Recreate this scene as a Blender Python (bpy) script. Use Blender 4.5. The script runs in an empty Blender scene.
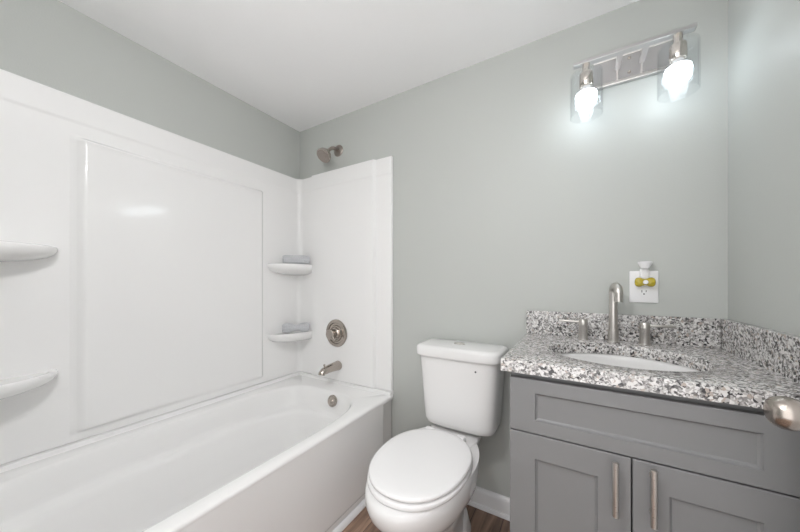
import bpy, bmesh, math, random
from mathutils import Vector, Matrix
random.seed(7)
S = bpy.context.scene
COL = S.collection
PI = math.pi

# ------------------------------------------------------------------ camera
cd = bpy.data.cameras.new('camera')
cam = bpy.data.objects.new('camera', cd)
COL.objects.link(cam)
cam.location = (1.658, -1.411, 1.065)
cam.rotation_euler = (PI/2, 0, 0.544)
cd.sensor_width = 36.0
cd.lens = 295.17/800*36
cd.shift_x = (400-398.156)/800
cd.shift_y = (283.371-266)/800
cd.clip_start = 0.02
S.camera = cam

# ------------------------------------------------------------------ light
BULB_STRENGTH, HALL, ADDED_FILL = 14.0, 1.9, 64.0  # last value drives the added, unseen fill light under the ceiling
W = bpy.data.worlds.new('hall_light')
S.world = W
W.use_nodes = True
W.node_tree.nodes['Background'].inputs[0].default_value = (1.0, 0.99, 0.99, 1)
W.node_tree.nodes['Background'].inputs[1].default_value = HALL
S.view_settings.view_transform = 'Standard'
S.view_settings.look = 'None'
S.view_settings.exposure = 0.16
S.view_settings.gamma = 1.0
S.view_settings.use_curve_mapping = False
S.cycles.use_denoising = True
S.cycles.max_bounces = 14
S.cycles.diffuse_bounces = 8
S.cycles.glossy_bounces = 5
S.cycles.transparent_max_bounces = 12
S.cycles.sample_clamp_indirect = 6.0

RW, RH, RY = 2.089, 2.123, -1.55     # room width, height, front wall

pl = bpy.data.lights.new('doorway_portal', 'AREA')
pl.shape = 'RECTANGLE'; pl.size = 0.86; pl.size_y = 1.98
pl.cycles.is_portal = True
po = bpy.data.objects.new('doorway_portal', pl)
po.location = (1.615, RY-0.12, 1.0); po.rotation_euler = (PI/2, 0, 0)
COL.objects.link(po)

# ------------------------------------------------------------------ materials
def mat(name, col, rough=0.5, metal=0.0, spec=0.5, coat=0.0, build=None):
    m = bpy.data.materials.new(name)
    m.use_nodes = True
    nt = m.node_tree
    b = nt.nodes['Principled BSDF']
    b.inputs['Base Color'].default_value = (*col, 1)
    b.inputs['Roughness'].default_value = rough
    b.inputs['Metallic'].default_value = metal
    b.inputs['Specular IOR Level'].default_value = spec
    b.inputs['Coat Weight'].default_value = coat
    b.inputs['Coat Roughness'].default_value = 0.05
    if build: build(nt, b)
    return m

def N(nt, t, **kw):
    n = nt.nodes.new(t)
    for k, v in kw.items(): setattr(n, k, v)
    return n

def ramp(nt, stops, interp='LINEAR'):
    r = N(nt, 'ShaderNodeValToRGB')
    r.color_ramp.interpolation = interp
    e = r.color_ramp.elements
    while len(e) > 1: e.remove(e[-1])
    for i, (p, c) in enumerate(stops):
        x = e[0] if i == 0 else e.new(p)
        x.position = p
        x.color = (*c, 1) if not isinstance(c, (int, float)) else (c, c, c, 1)
    return r

def orange_peel(scale=180, dist=0.0006):
    def f(nt, b):
        tc = N(nt, 'ShaderNodeTexCoord')
        n = N(nt, 'ShaderNodeTexNoise'); n.inputs['Scale'].default_value = scale
        n.inputs['Detail'].default_value = 2
        bp = N(nt, 'ShaderNodeBump'); bp.inputs['Distance'].default_value = dist
        bp.inputs['Strength'].default_value = 0.5
        nt.links.new(tc.outputs['Object'], n.inputs['Vector'])
        nt.links.new(n.outputs['Fac'], bp.inputs['Height'])
        nt.links.new(bp.outputs['Normal'], b.inputs['Normal'])
    return f

def granite(nt, b):
    tc = N(nt, 'ShaderNodeTexCoord')
    nz = N(nt, 'ShaderNodeTexNoise'); nz.inputs['Scale'].default_value = 90; nz.inputs['Detail'].default_value = 3
    nt.links.new(tc.outputs['Object'], nz.inputs['Vector'])
    mx = N(nt, 'ShaderNodeVectorMath', operation='SCALE'); mx.inputs['Scale'].default_value = 0.008
    sb = N(nt, 'ShaderNodeVectorMath', operation='SUBTRACT'); sb.inputs[1].default_value = (.5, .5, .5)
    nt.links.new(nz.outputs['Color'], sb.inputs[0]); nt.links.new(sb.outputs[0], mx.inputs[0])
    ad = N(nt, 'ShaderNodeVectorMath', operation='ADD')
    nt.links.new(tc.outputs['Object'], ad.inputs[0]); nt.links.new(mx.outputs[0], ad.inputs[1])
    def vor(scale):
        v = N(nt, 'ShaderNodeTexVoronoi'); v.inputs['Scale'].default_value = scale
        nt.links.new(ad.outputs[0], v.inputs['Vector'])
        s = N(nt, 'ShaderNodeSeparateColor')
        nt.links.new(v.outputs['Color'], s.inputs[0])
        return s
    v1 = vor(160); v2 = vor(280)
    r1 = ramp(nt, [(0, (.66, .645, .63)), (.26, (.44, .425, .415)), (.46, (.25, .238, .232)), (.58, (.40, .345, .305)),
                   (.65, (.12, .115, .112)), (.76, (.035, .033, .035)), (.91, (.70, .69, .68))], 'CONSTANT')
    r2 = ramp(nt, [(0, (.74, .73, .72)), (.38, (.36, .345, .335)), (.62, (.18, .17, .165)), (.80, (.05, .046, .046))], 'CONSTANT')
    nt.links.new(v1.outputs[0], r1.inputs[0]); nt.links.new(v2.outputs[1], r2.inputs[0])
    n2 = N(nt, 'ShaderNodeTexNoise'); n2.inputs['Scale'].default_value = 60; n2.inputs['Detail'].default_value = 2
    nt.links.new(tc.outputs['Object'], n2.inputs['Vector'])
    r3 = ramp(nt, [(.46, 0.0), (.56, 0.75)])
    nt.links.new(n2.outputs['Fac'], r3.inputs[0])
    m = N(nt, 'ShaderNodeMix', data_type='RGBA')
    nt.links.new(r3.outputs[0], m.inputs['Factor'])
    nt.links.new(r1.outputs[0], m.inputs[6]); nt.links.new(r2.outputs[0], m.inputs[7])
    nt.links.new(m.outputs[2], b.inputs['Base Color'])

def planks(nt, b):
    tc = N(nt, 'ShaderNodeTexCoord')
    mp = N(nt, 'ShaderNodeMapping')
    mp.inputs['Rotation'].default_value = (0, 0, PI/2)
    nt.links.new(tc.outputs['Object'], mp.inputs['Vector'])
    br = N(nt, 'ShaderNodeTexBrick')
    br.inputs['Color1'].default_value = (.185, .118, .085, 1)
    br.inputs['Color2'].default_value = (.33, .225, .168, 1)
    br.inputs['Mortar'].default_value = (.035, .022, .016, 1)
    br.inputs['Scale'].default_value = 1.0
    br.inputs['Mortar Size'].default_value = 0.0012
    br.inputs['Brick Width'].default_value = 0.95
    br.inputs['Row Height'].default_value = 0.125
    br.offset = 0.37
    nt.links.new(mp.outputs[0], br.inputs['Vector'])
    m2 = N(nt, 'ShaderNodeMapping'); m2.inputs['Scale'].default_value = (26, 2.0, 1)
    nt.links.new(tc.outputs['Object'], m2.inputs['Vector'])
    n = N(nt, 'ShaderNodeTexNoise'); n.inputs['Scale'].default_value = 1.6; n.inputs['Detail'].default_value = 5
    n.inputs['Distortion'].default_value = 0.6
    nt.links.new(m2.outputs[0], n.inputs['Vector'])
    r = ramp(nt, [(.3, (.5, .46, .44)), (.5, (.95, .92, .9)), (.7, (1.5, 1.45, 1.4))])
    nt.links.new(n.outputs['Fac'], r.inputs[0])
    mu = N(nt, 'ShaderNodeMix', data_type='RGBA', blend_type='MULTIPLY'); mu.inputs['Factor'].default_value = 1
    nt.links.new(br.outputs['Color'], mu.inputs[6]); nt.links.new(r.outputs[0], mu.inputs[7])
    nt.links.new(mu.outputs[2], b.inputs['Base Color'])

def terry(nt, b):
    tc = N(nt, 'ShaderNodeTexCoord')
    n = N(nt, 'ShaderNodeTexNoise'); n.inputs['Scale'].default_value = 420; n.inputs['Detail'].default_value = 2
    nt.links.new(tc.outputs['Object'], n.inputs['Vector'])
    r = ramp(nt, [(.3, (.43, .44, .46)), (.7, (.68, .69, .71))])
    nt.links.new(n.outputs['Fac'], r.inputs[0]); nt.links.new(r.outputs[0], b.inputs['Base Color'])
    bp = N(nt, 'ShaderNodeBump'); bp.inputs['Distance'].default_value = 0.002
    nt.links.new(n.outputs['Fac'], bp.inputs['Height']); nt.links.new(bp.outputs['Normal'], b.inputs['Normal'])

def wavy(nt, b):
    tc = N(nt, 'ShaderNodeTexCoord')
    n = N(nt, 'ShaderNodeTexNoise'); n.inputs['Scale'].default_value = 7; n.inputs['Detail'].default_value = 1
    bp = N(nt, 'ShaderNodeBump'); bp.inputs['Distance'].default_value = 0.0009; bp.inputs['Strength'].default_value = 0.6
    nt.links.new(tc.outputs['Object'], n.inputs['Vector'])
    nt.links.new(n.outputs['Fac'], bp.inputs['Height']); nt.links.new(bp.outputs['Normal'], b.inputs['Normal'])

def brushed(nt, b):
    tc = N(nt, 'ShaderNodeTexCoord')
    mp = N(nt, 'ShaderNodeMapping'); mp.inputs['Scale'].default_value = (60, 60, 900)
    nt.links.new(tc.outputs['Object'], mp.inputs['Vector'])
    n = N(nt, 'ShaderNodeTexNoise'); n.inputs['Scale'].default_value = 1.0
    nt.links.new(mp.outputs[0], n.inputs['Vector'])
    r = ramp(nt, [(.3, .27), (.7, .32)])
    nt.links.new(n.outputs['Fac'], r.inputs[0]); nt.links.new(r.outputs[0], b.inputs['Roughness'])

M = {}
M['wall'] = mat('sage_wall_paint', (.492, .508, .486), 0.45, spec=0.25, build=orange_peel())
M['ceiling'] = mat('ceiling_paint', (.93, .93, .935), 0.85, spec=0.2, build=orange_peel(120, .0008))
M['white_trim'] = mat('white_trim_paint', (.80, .80, .81), 0.35)
M['acrylic'] = mat('white_acrylic', (.845, .842, .837), 0.11, spec=0.5, build=wavy)
M['porcelain'] = mat('white_porcelain', (.775, .77, .765), 0.08, spec=0.5)
M['seat'] = mat('white_seat_plastic', (.84, .835, .835), 0.22)
M['cabinet'] = mat('grey_cabinet_paint', (.200, .201, .203), 0.42)
M['cabinet_dark'] = mat('cabinet_interior', (.16, .16, .165), 0.6)
M['granite'] = mat('speckled_granite', (.6, .6, .6), 0.16, spec=0.6, coat=0.2, build=granite)
M['nickel'] = mat('brushed_nickel', (.60, .575, .545), 0.3, 1.0, build=brushed)
M['nickel_warm'] = mat('warm_brushed_nickel', (.45, .405, .365), 0.25, 1.0)
M['nickel_dark'] = mat('dark_nickel', (.36, .32, .29), 0.3, 1.0)
M['chrome'] = mat('polished_nickel', (.72, .66, .60), 0.12, 1.0)
M['bright'] = mat('bright_nickel', (.88, .86, .84), 0.22, 1.0)
M['plate'] = mat('satin_plate', (.56, .55, .55), 0.34, 1.0)
M['floor'] = mat('brown_wood_plank', (.2, .12, .08), 0.38, build=planks)
M['terry'] = mat('grey_blue_terry', (.5, .54, .6), 0.95, spec=0.1, build=terry)
M['plastic'] = mat('white_plastic', (.82, .82, .83), 0.3)
M['dark'] = mat('dark_slot', (.02, .02, .02), 0.6)
M['mark'] = mat('dark_print', (.06, .06, .07), 0.5)
M['amber'] = mat('amber_oil', (.62, .50, .05), 0.08, spec=0.6)
M['amber'].node_tree.nodes['Principled BSDF'].inputs['Transmission Weight'].default_value = 0.35
M['caulk'] = mat('white_caulk', (.74, .74, .74), 0.4)

def emis(name, col, strength):
    m = bpy.data.materials.new(name); m.use_nodes = True
    nt = m.node_tree; nt.nodes.clear()
    e = N(nt, 'ShaderNodeEmission'); e.inputs[0].default_value = (*col, 1); e.inputs[1].default_value = strength
    o = N(nt, 'ShaderNodeOutputMaterial'); nt.links.new(e.outputs[0], o.inputs[0])
    return m
M['bulb'] = emis('lit_bulb', (.85, .935, 1.0), BULB_STRENGTH)

def thin_glass():
    m = bpy.data.materials.new('clear_glass'); m.use_nodes = True
    nt = m.node_tree; nt.nodes.clear()
    t = N(nt, 'ShaderNodeBsdfTransparent'); t.inputs[0].default_value = (.975, .98, .985, 1)
    g = N(nt, 'ShaderNodeBsdfGlossy'); g.inputs['Roughness'].default_value = 0.03
    lw = N(nt, 'ShaderNodeLayerWeight'); lw.inputs['Blend'].default_value = 0.5
    mx = N(nt, 'ShaderNodeMixShader')
    o = N(nt, 'ShaderNodeOutputMaterial')
    r = ramp(nt, [(0, .03), (.6, .06), (.85, .22), (1.0, .75)])
    nt.links.new(lw.outputs['Facing'], r.inputs[0])
    nt.links.new(r.outputs[0], mx.inputs[0]); nt.links.new(t.outputs[0], mx.inputs[1])
    nt.links.new(g.outputs[0], mx.inputs[2]); nt.links.new(mx.outputs[0], o.inputs[0])
    return m
M['glass'] = thin_glass()

# ------------------------------------------------------------------ helpers
def link(name, bm, m, parent=None, smooth=True, angle=40, kind=None):
    me = bpy.data.meshes.new(name)
    bmesh.ops.recalc_face_normals(bm, faces=bm.faces[:])
    bm.to_mesh(me); bm.free()
    me.materials.append(M[m])
    if smooth:
        for p in me.polygons: p.use_smooth = True
        try: me.set_sharp_from_angle(angle=math.radians(angle))
        except Exception: pass
    o = bpy.data.objects.new(name, me)
    COL.objects.link(o)
    if parent is not None:
        o.parent = parent
        o.matrix_parent_inverse = Matrix.Translation(parent.location).inverted()
    if kind: o['kind'] = kind
    return o

def thing(name, label, cat, loc, group=None):
    o = bpy.data.objects.new(name, None)
    o.empty_display_size = 0.05
    o.location = loc
    COL.objects.link(o)
    o['label'] = label; o['category'] = cat
    if group: o['group'] = group
    return o

def tag(o, label, cat, group=None):
    o['label'] = label; o['category'] = cat
    if group: o['group'] = group
    return o

def box(bm, x0, x1, y0, y1, z0, z1, bev=0.0, seg=2):
    r = bmesh.ops.create_cube(bm, size=1.0)
    vs = r['verts']
    for v in vs:
        v.co = Vector(((x0+x1)/2 + v.co.x*(x1-x0), (y0+y1)/2 + v.co.y*(y1-y0), (z0+z1)/2 + v.co.z*(z1-z0)))
    if bev > 0:
        es = {e for v in vs for e in v.link_edges}
        bmesh.ops.bevel(bm, geom=list(es), offset=bev, segments=seg, affect='EDGES', profile=0.5)
    return bm

def mbox(*a, **k): return box(bmesh.new(), *a, **k)

def loft(bm, rings, cap0=True, cap1=True, closed=True):
    vr = [[bm.verts.new(p) for p in r] for r in rings]
    n = len(vr[0])
    for a, b in zip(vr[:-1], vr[1:]):
        for i in range(n if closed else n-1):
            j = (i+1) % n
            bm.faces.new((a[i], a[j], b[j], b[i]))
    if cap0: bm.faces.new(list(reversed(vr[0])))
    if cap1: bm.faces.new(vr[-1])
    return bm

def lathe(bm, prof, origin, axis, n=40, cap0=True, cap1=True):
    """prof: (radius, distance along axis)"""
    ax = Vector(axis).normalized(); o = Vector(origin)
    u = ax.orthogonal().normalized(); w = ax.cross(u)
    rings = []
    for r, d in prof:
        rings.append([o + ax*d + (u*math.cos(2*PI*i/n) + w*math.sin(2*PI*i/n))*max(r, 1e-5) for i in range(n)])
    return loft(bm, rings, cap0, cap1)

def tube(bm, pts, radii, n=20, cap=True):
    pts = [Vector(p) for p in pts]
    if not hasattr(radii, '__len__'): radii = [radii]*len(pts)
    t0 = (pts[1]-pts[0]).normalized()
    u = t0.orthogonal().normalized()
    rings = []
    for i, p in enumerate(pts):
        t = (pts[min(i+1, len(pts)-1)] - pts[max(i-1, 0)]).normalized()
        u = (u - t*u.dot(t)).normalized(); w = t.cross(u)
        rings.append([p + (u*math.cos(2*PI*k/n) + w*math.sin(2*PI*k/n))*radii[i] for k in range(n)])
    return loft(bm, rings, cap, cap)

def sell(cx, cy, a, b, z, n=96, e=2.0, b2=None):
    """superellipse ring; b toward +y, b2 toward -y"""
    if b2 is None: b2 = b
    out = []
    for i in range(n):
        t = 2*PI*i/n
        c, s = math.cos(t), math.sin(t)
        x = math.copysign(abs(c)**(2/e), c)*a
        y = math.copysign(abs(s)**(2/e), s)*(b if s >= 0 else b2)
        out.append(Vector((cx+x, cy+y, z)))
    return out

def sstep(x, a, b):
    if a == b: return float(x >= a)
    t = min(1, max(0, (x-a)/(b-a)))
    return t*t*(3-2*t)

def dense(a, b, base, keys, near=0.02, fine=0.0025):
    out = [a]; x = a
    while x < b-1e-6:
        d = min([abs(x-k) for k in keys] + [9])
        x += fine if d < near else min(base, max(fine, d-near+fine))
        out.append(min(x, b))
    if len(out) > 1 and out[-1]-out[-2] < 1e-4: out.pop(-2)
    return out

# ------------------------------------------------------------------ room shell
def struct(name, bm, m, **k):
    return link(name, bm, m, kind='structure', smooth=False, **k)
struct('floor', mbox(-0.1, RW+0.1, RY-0.9, 0.1, -0.05, 0.0), 'floor')
struct('ceiling', mbox(-0.1, RW+0.1, RY-0.1, 0.1, RH, RH+0.05), 'ceiling')
struct('wall_left', mbox(-0.1, 0.0, RY-0.1, 0.1, 0, RH), 'wall')
struct('wall_back', mbox(0.0, RW, 0.0, 0.1, 0, RH), 'wall')
struct('wall_right', mbox(RW, RW+0.1, RY-0.1, 0.1, 0, RH), 'wall')
bm = bmesh.new()
box(bm, 0.0, 1.18, RY-0.1, RY, 0, RH)
box(bm, 2.05, RW, RY-0.1, RY, 0, RH)
box(bm, 1.18, 2.05, RY-0.1, RY, 2.0, RH)
struct('wall_front', bm, 'wall')
bm = bmesh.new()
box(bm, 1.12, 1.19, RY, RY+0.014, 0, 2.06, 0.004)
box(bm, 1.12, 2.06, RY, RY+0.014, 1.99, 2.06, 0.004)
struct('trim_1', bm, 'white_trim')

def baseboard(name, x0, x1):
    prof = [(0, 0), (-0.022, 0), (-0.022, .008), (-0.018, .016), (-0.013, .019), (-0.013, .07), (-0.010, .082), (-0.005, .088), (0, .09)]
    bm = bmesh.new()
    loft(bm, [[Vector((x, y, z)) for y, z in prof] for x in (x0, x1)])
    return link(name, bm, 'white_trim', kind='structure', angle=30)
baseboard('baseboard_back', 0.80, 1.490)

# open door at the right edge, its knob in view
door = struct('door_1', mbox(2.012, 2.046, -1.46, -0.597, 0.012, 1.985, 0.002), 'white_trim')
bm = bmesh.new()
kx, ky, kz = 2.012, -0.649, 0.847
lathe(bm, [(0.0, 0.0), (.031, 0.0), (.031, .003), (.027, .007), (.015, .010), (.0105, .014), (.010, .026), (.012, .030),
           (.019, .035), (.0255, .043), (.0275, .051), (.0265, .060), (.0225, .068), (.0195, .071), (.0188, .0705),
           (.0180, .0712), (.0150, .0735), (.008, .0745), (0.0, .0748)], (kx, ky, kz), (-1, 0, 0), n=56, cap0=False, cap1=False)
k = link('door_knob', bm, 'nickel_warm', door, angle=35)
k['label'] = 'brushed nickel round door knob'

# ------------------------------------------------------------------ bathtub
tub = thing('bathtub', 'white alcove bathtub with smooth apron below the shower surround', 'bathtub', (0.4, -0.77, 0))
TY0, TY1 = -1.548, -0.002
def rectring(x0, x1, y0, y1, z, n=160, e=14):
    return sell((x0+x1)/2, (y0+y1)/2, (x1-x0)/2, (y1-y0)/2, z, n, e)
ZD = 0.442
def opening(ins, z, e=4.2, bx=0.0, fy=0.0):
    x0, x1, y0, y1 = 0.112+ins+bx, 0.722-ins, -1.46+ins*1.6, -0.155-ins-fy
    return sell((x0+x1)/2, (y0+y1)/2, (x1-x0)/2, (y1-y0)/2, z, 160, e)
bm = bmesh.new()
rings = [rectring(0.004, 0.774, TY0, TY1, 0.0, e=60), rectring(0.004, 0.774, TY0, TY1, 0.410, e=60),
         rectring(0.004, 0.783, TY0, TY1, 0.420, e=60), rectring(0.004, 0.7850, TY0, TY1, 0.428, e=60), rectring(0.004, 0.785, TY0, TY1, 0.434, e=60),
         rectring(0.005, 0.7835, TY0, TY1, 0.439, e=60), rectring(0.010, 0.779, TY0, TY1, ZD, e=60)]
rings += [opening(-0.010, ZD+0.0005), opening(-0.004, ZD-0.001), opening(0.002, ZD-0.006), opening(0.008, ZD-0.018),
          opening(0.014, ZD-0.05), opening(0.020, 0.355, 3.8), opening(0.024, 0.340, 3.8), opening(0.031, 0.332, 3.8),
          opening(0.044, 0.327, 3.7), opening(0.053, 0.318, 3.6), opening(0.060, 0.300, 3.5), opening(0.078, 0.20, 3.3), opening(0.092, 0.13, 3.2),
          opening(0.115, 0.100, 3.0), opening(0.155, 0.090, 2.8), opening(0.25, 0.088, 2.4)]
loft(bm, rings, True, True)
link('tub_basin', bm, 'acrylic', tub, angle=60)
# apron: slightly proud rounded panel
def bulge(x, y0, y1, z0, z1, d, r):
    ys = dense(y0, y1, .06, [y0, y1], r*1.2, .003); zs = dense(z0, z1, .04, [z0, z1], r*1.2, .003)
    bm = bmesh.new()
    def h(y, z):
        t = min(y-y0, y1-y, z-z0)
        t = min(1, max(0, t/r)); return d*math.sqrt(max(0, 1-(1-t)**2))
    g = [[bm.verts.new((x+h(y, z), y, z)) for z in zs] for y in ys]
    for i in range(len(ys)-1):
        for j in range(len(zs)-1):
            bm.faces.new((g[i][j], g[i+1][j], g[i+1][j+1], g[i][j+1]))
    border = [g[i][0] for i in range(len(ys))] + [g[-1][j] for j in range(1, len(zs))] + \
             [g[i][-1] for i in range(len(ys)-2, -1, -1)] + [g[0][j] for j in range(len(zs)-2, 0, -1)]
    bm.faces.new(border)
    return bm
link('apron', bulge(0.7735, -1.53, -0.105, 0.045, 0.428, 0.0112, 0.02), 'acrylic', tub, angle=60)
# raised lip of the tub against the walls (sits behind the surround's foot)
bm = bmesh.new()
pr = [(0, 0), (.040, 0), (.036, .004), (.033, .012), (.032, .019), (0, .020)]
path = [((0.002, TY0), (1, 0)), ((0.002, -0.06), (1, 0)), ((0.010, -0.022), (.8, -.6)), ((0.03, -0.008), (.5, -.86)), ((0.06, -0.002), (0, -1)), ((0.776, -0.002), (0, -1))]
loft(bm, [[Vector((p[0]+d[0]*a, p[1]+d[1]*a, ZD-0.002+z)) for a, z in pr] for p, d in path])
link('wall_lip', bm, 'acrylic', tub, angle=50)
# overflow plate on the far inner end wall
bm = bmesh.new()
ov = Vector((0.477, -0.1725, 0.400)); on = Vector((0, -1, .22)).normalized()
lathe(bm, [(0, 0), (.032, 0), (.0325, .006), (.0305, .010), (.025, .0115), (.023, .0095), (.011, .0095), (.008, .012), (0, .0125)], ov, on, cap0=False, cap1=False)
o = link('overflow_cover', bm, 'nickel_warm', tub, angle=35); o['label'] = 'brushed nickel round overflow cover'
# quarter round along the apron foot
bm = bmesh.new()
pr = [(0, 0), (.020, 0), (.019, .008), (.014, .015), (.008, .019), (0, .020)]
loft(bm, [[Vector((.776+a, y, z)) for a, z in pr] for y in (RY+.015, -0.024)])
link('trim_2', bm, 'white_trim', kind='structure', angle=60)

# ------------------------------------------------------------------ shower surround
sur = thing('shower_surround', 'glossy white three-sided shower wall surround with corner shelves above the bathtub', 'shower surround', (0.02, -0.7, 0.46))
Z0, Z1 = 0.4615, 1.781
CR = 0.055                               # corner fillet radius
SX1 = 0.772
# path: s=0 at near end of the left wall -> corner -> along the back wall
L1 = 1.535 - CR; LA = CR*PI/2; L2 = SX1 - CR
def pathpt(s):
    if s <= L1: return Vector((0, -1.535+s, 0)), Vector((1, 0, 0))
    if s <= L1+LA:
        a = (s-L1)/CR
        return Vector((CR-CR*math.cos(a), -CR+CR*math.sin(a), 0)), Vector((math.cos(a), -math.sin(a), 0))
    return Vector((CR+s-L1-LA, 0, 0)), Vector((0, -1, 0))
sY = lambda y: 1.535+y                    # s of a point on the left wall
sX = lambda x: L1+LA+x-CR                 # s of a point on the back wall
def height(s, z):
    n = 0.018
    # raised centre panel
    a = sstep(s, sY(-1.098), sY(-1.054))*(1-sstep(s, sY(-.315), sY(-.293)))
    zt = 1-sstep(z, 1.610, 1.634); zb = sstep(z, 0.486, 0.508)
    yy = s-1.535+.69; n += (0.007 + .085*yy*yy - .014*yy + .0045*math.exp(-((z-1.618)/.011)**2))*a*zt*zb      # gently bowed sheet
    # top band, a hair proud
    n += 0.0025*sstep(z, 1.674, 1.690)
    # end panel
    e = sstep(s, sX(.148), sX(.156))*(1-sstep(s, sX(.652), sX(.667)))
    n += 0.015*e
    # rounded outer rims
    t = min(1, (Z1-z)/.008); n -= 0.008*(1-math.sqrt(max(0, 1-(1-t)**2)))
    t = min(1, (L1+LA+L2-s)/.008); n -= 0.008*(1-math.sqrt(max(0, 1-(1-t)**2)))
    return n
keysS = [sY(-1.069), sY(-.303), sX(.152), sX(.66), L1+LA+L2]
zs = dense(Z0, Z1, 0.05, [.497, 1.619, 1.682, Z1], .018, .0024)
def panel(name, s0, s1):
    ss = dense(s0, s1, 0.03, keysS + ([L1+LA*q for q in (.1, .3, .5, .7, .9)] if s0 < L1 < s1 else []), .016, .0018)
    bm = bmesh.new()
    g = []
    for s in ss:
        p, d = pathpt(s)
        g.append([bm.verts.new(Vector((p.x, p.y, z)) + d*height(s, z)) for z in zs])
    for i in range(len(ss)-1):
        for j in range(len(zs)-1):
            bm.faces.new((g[i][j], g[i+1][j], g[i+1][j+1], g[i][j+1]))
    back = []
    for i, s in enumerate(ss):
        p, d = pathpt(s)
        back.append([bm.verts.new(Vector((p.x, p.y, z)) + d*0.0015) for z in (zs[0], zs[-1])])
    for i in range(len(ss)-1):
        bm.faces.new((g[i][-1], g[i+1][-1], back[i+1][1], back[i][1]))
        bm.faces.new((g[i][0], g[i+1][0], back[i+1][0], back[i][0]))
        bm.faces.new((back[i][0], back[i+1][0], back[i+1][1], back[i][1]))
    for i in (0, -1):
        bm.faces.new([v for v in g[i]] + [back[i][1], back[i][0]])
    return link(name, bm, 'acrylic', sur, angle=50)
panel('side_panel', 0.0, sY(-1.10))
panel('back_panel', sY(-1.10), sY(-.285))
ct = panel('corner_panel', sY(-.285), sX(.135))
panel('end_panel', sX(.135), L1+LA+L2)
def shelf(cy, sgn, a, b, ztop, nm='corner_shelf'):
    """quarter-oval moulded shelf in the corner at (0, cy); a along the left wall, b along the end wall"""
    bm = bmesh.new()
    rings = []
    for k, z in ((.86, 0.0), (.93, .0), (.95, .004), (.975, .007), (1.0, .004), (1.006, -.003), (1.0, -.012), (.985, -.022), (.94, -.034), (.85, -.045), (.7, -.054), (.5, -.060), (.35, -.062)):
        r = []
        for i in range(33):
            t = PI/2*i/32
            e = 2.35
            r.append(Vector((0.010 + max(0, b*k-.0)*math.sin(t)**(2/e), cy + sgn*(0.010 + a*k*math.cos(t)**(2/e)), ztop+z)))
        r.append(Vector((0.010, cy+sgn*0.010, ztop+z)))
        rings.append(r)
    loft(bm, rings, True, True)
    return link(nm, bm, 'acrylic', sur, angle=60)
for zt in (1.182, 0.742):
    shelf(0.0, -1, 0.255, 0.150, zt)
for zt in (1.190, 0.744):
    shelf(-1.533, 1, 0.392, 0.165, zt)

# ------------------------------------------------------------------ shower fittings
EY = -0.0340                              # face of the end panel
def flange(bm, o, ax, r=.026):
    lathe(bm, [(0, 0), (r, 0), (r, .004), (r*.85, .009), (r*.5, .012), (0, .012)], o, ax, cap0=False, cap1=False)
sh = thing('shower_sprayer', 'small brushed nickel shower head on a bent arm above the surround', 'shower head', (0.362, 0, 1.908))
bm = bmesh.new(); flange(bm, (0.362, 0, 1.908), (0, -1, 0), .037); link('wall_flange', bm, 'nickel_dark', sh)
arm = [(0.362, -0.002, 1.908), (0.362, -0.025, 1.910), (0.361, -0.045, 1.909), (0.359, -0.062, 1.902), (0.357, -0.076, 1.889), (0.356, -0.086, 1.877)]
link('arm', tube(bmesh.new(), arm, .0105), 'nickel_dark', sh)
bm = bmesh.new()
hd = Vector((-.02, -.62, -.72)).normalized(); ho = Vector(arm[-1])
lathe(bm, [(0, -.004), (.012, -.002), (.015, .006), (.014, .012), (.021, .016), (.033, .028), (.043, .044), (.046, .056), (.045, .061), (0.041, .0625)], ho, hd, cap0=False, cap1=True)
hb = link('head', bm, 'nickel_warm', sh, angle=35)
bm = bmesh.new()
lathe(bm, [(.0405, .0626), (.0400, .0645), (.029, .0650), (.0285, .0635), (.024, .0635), (.0235, .0650), (.011, .0655), (0, .0660)], ho, hd, cap0=True, cap1=False)
link('spray_face', bm, 'nickel_dark', hb, angle=30)

va = thing('shower_valve', 'round brushed nickel shower valve with a stubby handle above the tub spout', 'valve', (0.377, EY, 0.755))
bm = bmesh.new()
lathe(bm, [(0, 0), (.084, 0), (.086, .003), (.084, .007), (.075, .011), (.066, .011), (.062, .005), (.052, .006), (.048, .014), (.042, .016), (.038, .012), (0, .012)], (0.377, EY, 0.755), (0, -1, 0), n=56, cap0=False, cap1=False)
link('escutcheon', bm, 'nickel_warm', va, angle=30)
bm = bmesh.new()
lathe(bm, [(0, .008), (.034, .008), (.034, .018), (.027, .025), (.025, .040), (.030, .046), (.031, .060), (.026, .067), (0, .069)], (0.377, EY, 0.755), (0, -1, 0), cap0=False, cap1=False)
tube(bm, [(0.377, EY-.054, 0.755), (0.397, EY-.058, 0.738), (0.413, EY-.060, 0.725)], [.013, .012, .009])
link('handle', bm, 'nickel_warm', va, angle=35)

sp = thing('tub_spout', 'short brushed nickel tub spout under the round valve', 'tub spout', (0.392, EY, 0.556))
bm = bmesh.new()
c0 = Vector((0.392, EY, 0.556))
def oval(p, a, b, n=28, tilt=0):
    return [p + Vector((math.cos(2*PI*i/n)*a, math.sin(2*PI*i/n)*b*math.sin(tilt), math.sin(2*PI*i/n)*b*math.cos(tilt))) for i in range(n)]
rings = [oval(c0+Vector((0, 0, 0)), .029, .029), oval(c0+Vector((0, -.006, 0)), .030, .030), oval(c0+Vector((0, -.02, 0)), .028, .028),
         oval(c0+Vector((0, -.06, .0)), .026, .025), oval(c0+Vector((0, -.095, -.002)), .0245, .023, tilt=-.12), oval(c0+Vector((0, -.122, -.007)), .0235, .0215, tilt=-.4),
         oval(c0+Vector((0, -.139, -.013)), .022, .019, tilt=-.95), oval(c0+Vector((0, -.143, -.024)), .020, .0165, tilt=-1.3)]
loft(bm, rings)
link('spout_body', bm, 'nickel_warm', sp, angle=45)
bm = bmesh.new()
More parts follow.
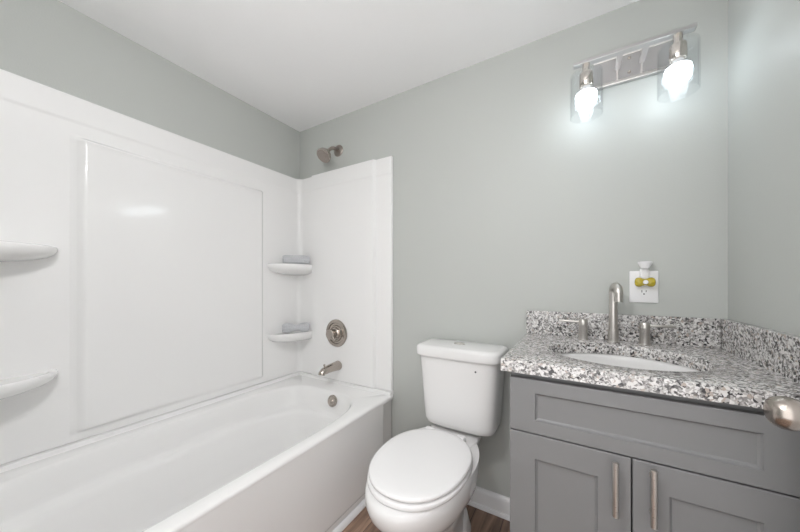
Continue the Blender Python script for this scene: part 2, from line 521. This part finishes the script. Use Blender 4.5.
lathe(bm, [(0, -.004), (.0035, -.004), (.0035, .014), (.006, .016), (.0065, .021), (.004, .024), (0, .0245)], c0+Vector((0, -.118, .010)), (0, -.15, 1), n=20, cap0=False, cap1=False)
link('diverter_knob', bm, 'nickel_warm', sp)

# ------------------------------------------------------------------ washcloths on the corner shelves
def washcloth(label, c, ang, L, Wd, H, pinch, seed):
    rnd = random.Random(seed)
    rings = []
    nu, nv = 26, 40
    d = Vector((math.cos(ang), math.sin(ang), 0)); w = Vector((-d.y, d.x, 0))
    for i in range(nu+1):
        f = i/nu; x = (f-.5)*L
        pf = 1 - pinch*math.exp(-((f-.5)/.18)**2)
        ef = 1 - 0.30*abs(2*f-1)**9
        r = []
        for j in range(nv):
            t = 2*PI*j/nv
            cx, cz = math.cos(t), math.sin(t)
            px = math.copysign(abs(cx)**.75, cx)*Wd/2*pf*ef
            pz = math.copysign(abs(cz)**.75, cz)*H/2*pf*ef
            g = 0.0024*math.sin(px*310+seed)*(abs(cx) < .95) + 0.0014*math.sin(f*9+seed+t*2)
            lay = 0.0022*math.cos(pz/H*2*PI*3)      # folded layers on the long sides
            r.append(Vector(c) + d*x + w*(px+lay*cx) + Vector((0, 0, max(0, H/2*1.0+pz*(1 if cz > 0 else 1)) + (g if cz > 0 else 0))))
        rings.append(r)
    bm = loft(bmesh.new(), rings)
    o = link('washcloth', bm, 'terry', angle=70)
    return tag(o, label, 'washcloth', 'grey blue washcloths on the corner shelves')
washcloth('grey blue folded washcloth on the upper corner shelf', (0.108, -0.120, 1.1895), math.atan2(.128, .105), 0.165, 0.056, 0.054, 0.0, 4)
washcloth('grey blue washcloth pinched in the middle, on the lower corner shelf', (0.106, -0.121, 0.7495), math.atan2(.128, .105), 0.165, 0.056, 0.058, 0.36, 4)

# ------------------------------------------------------------------ toilet
TX = 1.178
to = thing('toilet', 'white two-piece toilet with closed lid between the bathtub and vanity', 'toilet', (TX, -0.35, 0))
def egg(cx, yb, yf, w, z, n=88, e=2.25, mid=.44):
    cy = yb + (yf-yb)*mid
    return sell(cx, cy, w, yb-cy, z, n, e, cy-yf)
bm = bmesh.new()
rings = [egg(TX-.004, -.12, -.50, .090, 0.0, e=3.0), egg(TX-.004, -.12, -.505, .092, .012, e=3.0), egg(TX-.004, -.125, -.495, .084, .030, e=2.8),
         egg(TX-.004, -.13, -.495, .080, .10, e=2.6), egg(TX-.004, -.13, -.515, .088, .16, e=2.5), egg(TX-.004, -.13, -.560, .112, .215, e=2.35), egg(TX-.004, -.13, -.620, .142, .265, e=2.25),
         egg(TX-.004, -.12, -.668, .165, .305, e=2.15), egg(TX-.004, -.125, -.692, .172, .335, e=2.1), egg(TX-.004, -.125, -.702, .176, .362, e=2.1), egg(TX-.004, -.125, -.703, .1765, .382, e=2.1), egg(TX-.004, -.125, -.700, .175, .392, e=2.1),
         egg(TX-.004, -.115, -.692, .173, .399, e=2.1), egg(TX-.004, -.125, -.66, .155, .401, e=2.1)]
loft(bm, rings)
bowl = link('bowl', bm, 'porcelain', to, angle=60)
# tank deck, the raised neck that carries the tank
bm = bmesh.new()
DX = TX+.012
rings = [sell(DX, -.15, .085, .10, .28, 64, 3.4), sell(DX, -.15, .100, .115, .35, 64, 3.4), sell(DX, -.15, .110, .122, .385, 64, 3.6), sell(DX, -.148, .113, .122, .398, 64, 3.8), sell(DX, -.145, .110, .115, .404, 64, 3.8), sell(DX, -.142, .100, .105, .406, 64, 3.8)]
loft(bm, rings)
link('tank_deck', bm, 'porcelain', to, angle=60)
# rear foot with the bolt flare
bm = bmesh.new()
rings = [sell(TX, -.19, .092, .08, 0, 56, 3), sell(TX, -.19, .092, .08, .012, 56, 3), sell(TX, -.188, .084, .073, .040, 56, 2.8), sell(TX, -.185, .075, .066, .075, 56, 2.6), sell(TX, -.185, .05, .045, .092, 56, 2.5), sell(TX, -.185, .03, .03, .097, 56, 2.5)]
loft(bm, rings)
link('foot', bm, 'porcelain', to, angle=60)
# seat ring and lid
def slab(yb, yf, w, z0, z1, r, e=2.2, cx=TX, crown=0.0, mid=.46):
    rings = [egg(cx, yb-r, yf+r, w-r, z0, e=e, mid=mid), egg(cx, yb-r*.3, yf+r*.3, w-r*.3, z0+r*.3, e=e, mid=mid), egg(cx, yb, yf, w, z0+r, e=e, mid=mid), egg(cx, yb, yf, w, z1-r, e=e, mid=mid),
             egg(cx, yb-r*.3, yf+r*.3, w-r*.3, z1-r*.3, e=e, mid=mid), egg(cx, yb-r, yf+r, w-r, z1, e=e, mid=mid), egg(cx, yb-r*4, yf+r*5, w-r*4, z1+crown*.6, e=e, mid=mid), egg(cx, yb-.12, yf+.14, w-.10, z1+crown, e=e, mid=mid)]
    return loft(bmesh.new(), rings)
link('seat', slab(-.235, -.680, .168, .402, .419, .005), 'seat', to, angle=60)
link('lid', slab(-.235, -.674, .1665, .4225, .438, .006, crown=.004), 'seat', to, angle=60)
for dx in (-.07, .07):
    link('hinge', mbox(TX+dx-.020, TX+dx+.020, -.252, -.222, .401, .436, .007, 3), 'seat', to, angle=60)
# tank
TKX = 1.207
bm = bmesh.new()
rings = []
for z, w, yf, e in ((.417, .135, -.158, 4.2), (.421, .148, -.173, 4.6), (.432, .158, -.186, 5), (.452, .163, -.192, 5.2), (.55, .169, -.198, 5.4), (.65, .176, -.203, 5.4), (.728, .182, -.207, 5.6), (.738, .182, -.207, 5.6)):
    yb = -.018
    rings.append(sell(TKX, -.075, w, .057, z, 96, e, yf*-1-.075))
loft(bm, rings)
tank = link('tank', bm, 'porcelain', to, angle=60)
bm = bmesh.new()
rings = []
for z, k in ((.737, .008), (.739, .002), (.744, 0), (.772, 0), (.780, .003), (.785, .010), (.787, .020)):
    rings.append(sell(TKX, -.078, .194-k, .064-k, z, 96, 6.5, .142-k))
loft(bm, rings)
lid = link('tank_lid', bm, 'porcelain', to, angle=60)
bm = bmesh.new()
rings = [sell(TKX-.010, -.105, .026-k, .015-k*.6, z, 40, 2.2) for z, k in ((.786, 0), (.790, 0), (.7915, .002), (.7905, .004), (.7905, .006))]
loft(bm, rings)
o = link('flush_button', bm, 'nickel', to, angle=35); o['label'] = 'grey metal oval flush button'
bm = bmesh.new()
lathe(bm, [(0, 0), (.004, 0), (.004, .0012), (0, .0014)], (TKX+.094, -.2045, .699), (0, -1, 0), n=14, cap0=False, cap1=False)
o = link('maker_mark', bm, 'mark', to); o['label'] = 'tiny dark mark on the tank'
# floor bolt caps
for dx in (-.10, .10):
    bm = bmesh.new()
    lathe(bm, [(.016, 0), (.016, .008), (.012, .017), (.005, .020), (0, .0205)], (TX+dx*.80, -.215, .013), (0, 0, 1), n=24, cap0=True, cap1=False)
    link('bolt_cap', bm, 'porcelain', to)

# ------------------------------------------------------------------ vanity cabinet
VX0, VX1, VY = 1.492, 2.050, -0.497
cab = thing('vanity_cabinet', 'grey shaker vanity cabinet with two doors under the granite countertop', 'cabinet', (1.77, -.25, 0))
bm = bmesh.new()
T = .018
box(bm, VX0, VX0+T, VY, -.024, 0, .812, .001)
box(bm, VX1-T, VX1, VY, -.024, 0, .812, .001)
box(bm, VX0+T, VX1-T, -.036, -.024, .09, .812)
box(bm, VX0+T, VX1-T, VY+.02, -.036, .09, .108)
box(bm, VX0+T, VX1-T, -.44, -.425, 0, .09)
# face frame
box(bm, VX0+T, VX0+.045, VY, VY+.018, .09, .812)
box(bm, VX1-.045, VX1-T, VY, VY+.018, .09, .812)
box(bm, VX0+.045, VX1-.045, VY, VY+.018, .77, .812)
box(bm, VX0+.045, VX1-.045, VY, VY+.018, .625, .67)
box(bm, VX0+.045, VX1-.045, VY, VY+.018, .09, .125)
box(bm, VX1, RW-.001, VY, VY+.018, 0, .812)
link('case', bm, 'cabinet', cab, smooth=False)
def shaker(x0, x1, z0, z1, y, t=.019, frx=.066, frz=.066, rec=.009, bev=.0065):
    """framed panel facing -y"""
    def ring(ix, iz, yy): return [Vector((x0+ix, yy, z0+iz)), Vector((x1-ix, yy, z0+iz)), Vector((x1-ix, yy, z1-iz)), Vector((x0+ix, yy, z1-iz))]
    return loft(bmesh.new(), [ring(0, 0, y), ring(0, 0, y-t+.0015), ring(.0015, .0015, y-t), ring(frx, frz, y-t), ring(frx+bev*.4, frz+bev*.4, y-t+rec*.6), ring(frx+bev, frz+bev, y-t+rec)])
link('drawer_front', shaker(VX0+.001, VX1-.002, .649, .797, VY-.0012, frz=.036), 'cabinet', cab, smooth=False)
XM = 1.771
def bar_pull(x, z0, z1, parent):
    bm = bmesh.new()
    y = VY-.0202; yb = y-.028
    lathe(bm, [(0, 0), (.0045, 0), (.0062, .001), (.0062, z1-z0-.001), (.0045, z1-z0), (0, z1-z0)], (x, yb, z0), (0, 0, 1), n=24, cap0=False, cap1=False)
    for z in (z0+.022, z1-.022):
        lathe(bm, [(.0042, 0), (.0042, .028)], (x, y, z), (0, -1, 0), n=16)
    return link('handle', bm, 'nickel', parent, angle=40)
for x0, x1, hx in ((VX0+.001, XM-.0015, XM-.034), (XM+.0015, VX1-.002, XM+.036)):
    d = link('door', shaker(x0, x1, .10, .6455, VY-.0012), 'cabinet', cab, smooth=False)
    bar_pull(hx, .510 if hx < XM else .514, .640 if hx < XM else .645, d)

# ------------------------------------------------------------------ countertop with backsplashes
CX0, CX1, CY0, CZ0, CZ1 = 1.470, RW-.001, -.527, .8135, .849
ctop = bmesh.new()
SX, SY, SA, SB = 1.775, -.292, .196, .163
NH = 128
def rect_at(x0, x1, y0, y1, z):
    """rectangle ring sampled by angle from the sink centre, with true corners"""
    out = []
    angs = [2*PI*i/NH for i in range(NH)]
    corners = [math.atan2(y-SY, x-SX) % (2*PI) for x in (x0, x1) for y in (y0, y1)]
    for c in corners:
        k = min(range(NH), key=lambda i: abs((angs[i]-c+PI) % (2*PI)-PI)); angs[k] = c
    for a in angs:
        c, s = math.cos(a), math.sin(a); t = 9e9
        if c > 1e-9: t = min(t, (x1-SX)/c)
        if c < -1e-9: t = min(t, (x0-SX)/c)
        if s > 1e-9: t = min(t, (y1-SY)/s)
        if s < -1e-9: t = min(t, (y0-SY)/s)
        out.append(Vector((SX+c*t, SY+s*t, z)))
    return out
e = .003
rings = [sell(SX, SY, SA, SB, CZ0, NH), rect_at(CX0, CX1, CY0, -.001, CZ0), rect_at(CX0, CX1, CY0, -.001, CZ1-e), rect_at(CX0+e*.3, CX1, CY0+e*.3, -.001, CZ1-e*.3), rect_at(CX0+e, CX1, CY0+e, -.001, CZ1),
         sell(SX, SY, SA+.003, SB+.003, CZ1, NH), sell(SX, SY, SA+.001, SB+.001, CZ1-.001, NH), sell(SX, SY, SA, SB, CZ1-.003, NH), sell(SX, SY, SA, SB, CZ0, NH)]
loft(ctop, rings, False, False)
bmesh.ops.remove_doubles(ctop, verts=ctop.verts[:], dist=1e-5)
ct = link('countertop', ctop, 'granite', angle=35)
tag(ct, 'speckled grey granite countertop with backsplashes on the grey vanity cabinet', 'countertop')
link('backsplash', mbox(CX0, RW-.022, -.021, -.001, CZ1, .947, .0015), 'granite', ct, smooth=False)
link('side_splash', mbox(RW-.021, RW-.001, CY0, -.001, CZ1, .947, .0015), 'granite', ct, smooth=False)

# ------------------------------------------------------------------ sink
sk = thing('sink_basin', 'white oval undermount sink basin set in the granite countertop', 'sink', (SX, SY, .70))
bm = bmesh.new()
rings = []
for k, z in ((1.10, .812), (1.10, .806), (1.05, .803), (1.04, .79), (1.02, .77), (.97, .74), (.86, .71), (.68, .688), (.45, .676), (.2, .672)):
    rings.append(sell(SX, SY, SA*k-.0, SB*k, z-.006, 80))
inner = []
for k, z in ((.18, .672), (.44, .677), (.66, .690), (.84, .712), (.945, .742), (.99, .77), (1.005, .79), (1.01, .806), (1.03, .8125)):
    inner.append(sell(SX, SY, SA*k, SB*k, z, 80))
allr = rings[::1] + inner
vr = [sell(SX, SY, SA*1.10, SB*1.10, .8125, 80)] 
loft(bm, inner[::-1][:0] + rings + inner + vr, False, False)
bm.verts.ensure_lookup_table()
link('bowl', bm, 'porcelain', sk, angle=60)
bm = bmesh.new()
lathe(bm, [(.036, -.006), (.036, .002), (.030, .004), (.026, .003), (.024, .003), (.022, .010), (0, .012)], (SX, SY, .6715), (0, 0, 1), cap0=True, cap1=False)
link('drain_stopper', bm, 'nickel', sk, angle=35)

# ------------------------------------------------------------------ faucet
FX, FY, FZ = 1.773, -.072, CZ1+.0008
fa = thing('faucet', 'brushed nickel widespread faucet with gooseneck spout and two lever handles behind the sink', 'faucet', (FX, FY, FZ))
bm = bmesh.new()
lathe(bm, [(0, 0), (.0185, 0), (.0185, .003), (.0165, .005), (.0160, .045), (.0152, .046), (.0152, .048), (0, .048)], (FX, FY, FZ), (0, 0, 1), n=36, cap0=False, cap1=False)
link('spout_base', bm, 'nickel', fa, angle=35)
R = .027; zt = 1.028
pts = [(FX, FY, FZ+.046), (FX, FY, .93), (FX, FY, .98), (FX, FY, zt)]
dx, dy = .20, -.98
for i in range(1, 15):
    a = PI*i/14*.97
    pts.append((FX+dx*R*(1-math.cos(a)), FY+dy*R*(1-math.cos(a)), zt+R*math.sin(a)))
l = Vector(pts[-1]); pts.append(tuple(l+Vector((0, 0, -.010)))); pts.append(tuple(l+Vector((0, 0, -.030))))
link('spout', tube(bmesh.new(), pts, .0135, 28), 'nickel', fa, angle=40)
for hx, sg in ((1.679, -1), (1.863, 1)):
    bm = bmesh.new()
    lathe(bm, [(0, 0), (.0175, 0), (.0175, .003), (.0155, .005), (.0145, .05), (.0150, .052), (.0150, .074), (.0135, .0765), (0, .077)], (hx, FY, FZ), (0, 0, 1), n=36, cap0=False, cap1=False)
    h = link('handle', bm, 'nickel', fa, angle=35)
    z = FZ+.067
    lv = tube(bmesh.new(), [(hx+sg*.010, FY, z), (hx+sg*.03, FY-.001, z), (hx+sg*.078, FY-.003, z+.001), (hx+sg*.081, FY-.003, z+.001)], [.0052, .0048, .0044, .003], 16)
    link('lever', lv, 'nickel', h, angle=40)

# ------------------------------------------------------------------ outlet and air freshener
OX, OZ = 1.8705, 1.052
ou = thing('wall_outlet', 'white wall outlet with an oversized cover plate above the backsplash', 'outlet', (OX, 0, OZ))
bm = mbox(OX-.042, OX+.042, -.0065, -.0005, OZ-.059, OZ+.059, .003, 3)
link('cover_plate', bm, 'plastic', ou, angle=50)
for dz in (.0195, -.0195):
    bm = bmesh.new()
    rings = [sell(OX, 0, .0172, .0145, y, 40, 3.2) for y in (.0, .0030, .0036)]
    rings = [[Vector((p.x, -.0060-p.z, OZ+dz+p.y)) for p in r] for r in rings]
    loft(bm, rings)
    rc = link('receptacle', bm, 'plastic', ou, angle=40)
    bm = bmesh.new()
    yy = -.0099
    box(bm, OX-.0072, OX-.0050, yy, yy+.002, OZ+dz-.001, OZ+dz+.008)
    box(bm, OX+.0050, OX+.0072, yy, yy+.002, OZ+dz, OZ+dz+.007)
    lathe(bm, [(.0026, 0), (.0026, .002)], (OX, yy+.002, OZ+dz-.0068), (0, -1, 0), n=14)
    link('slot', bm, 'dark', rc)
for dz in (0,):
    bm = bmesh.new(); lathe(bm, [(0, 0), (.003, 0), (.0026, .001), (0, .0012)], (OX, -.0063, OZ), (0, -1, 0), n=16, cap0=False, cap1=False)
    link('screw', bm, 'plastic', ou)
FRZ = OZ+.022
af = thing('air_freshener', 'small plug-in air freshener with yellow oil and white cap in the wall outlet', 'air freshener', (OX, -.012, FRZ))
bm = bmesh.new()
box(bm, OX-.013, OX+.013, -.0175, -.0105, FRZ-.012, FRZ+.046, .005, 3)
link('heater_body', bm, 'plastic', af, angle=50)
bm = bmesh.new()
cx, cy = OX, -.030
rings = [sell(cx, cy, .012, .010, FRZ+.046, 40), sell(cx, cy, .019, .014, FRZ+.060, 40), sell(cx, cy, .0215, .0155, FRZ+.066, 40), sell(cx, cy, .0205, .015, FRZ+.070, 40), sell(cx, cy, .010, .008, FRZ+.071, 40)]
loft(bm, rings)
link('cap', bm, 'plastic', af, angle=40)
bm = bmesh.new()
BZ = OZ+.0175
def lobe(x, h, d, n=28):
    return [Vector((OX+x, -.0285+math.sin(2*PI*k/n)*d, BZ+math.cos(2*PI*k/n)*h)) for k in range(n)]
rings = [lobe(*a) for a in ((-.0295, .004, .003), (-.0285, .010, .007), (-.0255, .0145, .009), (-.020, .0170, .0105), (-.013, .0165, .0105), (-.007, .0135, .0095), (0, .0120, .009),
         (.007, .0135, .0095), (.013, .0165, .0105), (.020, .0170, .0105), (.0255, .0145, .009), (.0285, .010, .007), (.0295, .004, .003))]
loft(bm, rings)
o = link('oil_bottle', bm, 'amber', af, angle=50); o['label'] = 'yellow oil bottle'
bm = bmesh.new(); lathe(bm, [(.0075, 0), (.0075, .004), (.0065, .0052), (0, .0052)], (OX, -.0378, BZ), (0, -1, 0), n=24, cap0=True, cap1=False)
link('warmer_ring', bm, 'plastic', af)

# ------------------------------------------------------------------ vanity light
vl = thing('vanity_light', 'nickel wall light bar with two lit bulbs in clear glass shades', 'wall light', (1.82, 0, 1.87))
PX0, PX1, PZ0, PZ1 = 1.715, 1.945, 1.827, 1.930
link('back_plate', mbox(PX0, PX1, -.018, -.0005, PZ0, PZ1, .003), 'plate', vl, smooth=False)
for z in (PZ0+.004, PZ1-.004):
    link('rail', mbox(PX0-.002, PX1+.002, -.024, -.0185, z-.006, z+.006, .0015), 'bright', vl, smooth=False)
for x in (1.790, 1.862):
    link('rib', mbox(x-.003, x+.003, -.0225, -.0185, PZ0+.010, PZ1-.010, .001), 'bright', vl, smooth=False)
for z in (PZ0+.028, PZ1-.022):
    bm = bmesh.new(); lathe(bm, [(0, 0), (.0055, 0), (.0055, .003), (.003, .006), (0, .0065)], (1.826, -.0185, z), (0, -1, 0), n=20, cap0=False, cap1=False)
    link('screw', bm, 'chrome', vl)
BY = -.118
link('bar', mbox(1.648, 1.983, BY-.012, BY+.012, 1.8745, 1.887, .0015), 'plate', vl, smooth=False)
for x in (1.790, 1.862):
    link('bracket', mbox(x-.009, x+.009, BY+.0135, -.0185, 1.876, 1.885, .001), 'plate', vl, smooth=False)
for lx in (1.688, 1.940):
    bm = bmesh.new()
    lathe(bm, [(0, .0), (.012, .0), (.012, .030), (.021, .034), (.022, .040), (.022, .080), (.020, .083), (0, .083)], (lx, BY, 1.874), (0, 0, -1), n=36, cap0=False, cap1=False)
    soc = link('socket', bm, 'chrome', vl, angle=35)
    # clear cylinder shade: glass collar at the top, open at the bottom
    bm = bmesh.new()
    lathe(bm, [(.0235, .034), (.046, .034), (.050, .036), (.0515, .041), (.0515, .190), (.0500, .1915), (.0485, .190), (.0485, .043), (.046, .039), (.0235, .038), (.0235, .034)], (lx, BY, 1.874), (0, 0, -1), n=56, cap0=False, cap1=False)
    bmesh.ops.remove_doubles(bm, verts=bm.verts[:], dist=1e-5)
    link('glass_shade', bm, 'glass', vl, angle=50)
    bm = bmesh.new()
    lathe(bm, [(.0135, .0832), (.0135, .090), (.018, .096), (.0265, .1010), (.0285, .1045)], (lx, BY, 1.874), (0, 0, -1), n=40, cap0=True, cap1=True)
    link('bulb_base', bm, 'plastic', vl, angle=60)
    bm = bmesh.new()
    lathe(bm, [(.0270, .1050), (.0325, .109), (.0345, .117), (.0335, .124), (.0300, .1280), (.0310, .1310), (.0325, .137), (.0315, .145), (.027, .152), (.017, .1570), (0, .159)], (lx, BY, 1.874), (0, 0, -1), n=40, cap0=True, cap1=False)
    o = link('bulb', bm, 'bulb', vl, angle=60); o['label'] = 'glowing white bulb'

# ------------------------------------------------------------------ added fill light under the ceiling, out of view, brightens the room
M['fill_glow'] = emis('added_fill_glow', (1.0, 0.99, 0.995), ADDED_FILL)
cl = thing('added_fill_light', 'added unseen fill light, a round glowing body on a short rod near the doorway', 'fill light', (1.22, -1.44, RH))
bm = bmesh.new()
lathe(bm, [(0, 0.0005), (.06, 0.0005), (.062, .012), (.012, .018), (.012, .245), (.03, .25), (0, .25)], (1.22, -1.44, RH), (0, 0, -1), cap0=False, cap1=False)
link('fill_mount', bm, 'nickel', cl, angle=35)
bm = bmesh.new()
lathe(bm, [(.03, 0.241), (.07, 0.246), (.10, 0.261), (.11, 0.286), (.10, 0.311), (.07, 0.328), (.03, 0.336), (0, 0.337)], (1.22, -1.44, RH), (0, 0, -1), cap0=True, cap1=False)
link('fill_globe', bm, 'fill_glow', cl, angle=80)
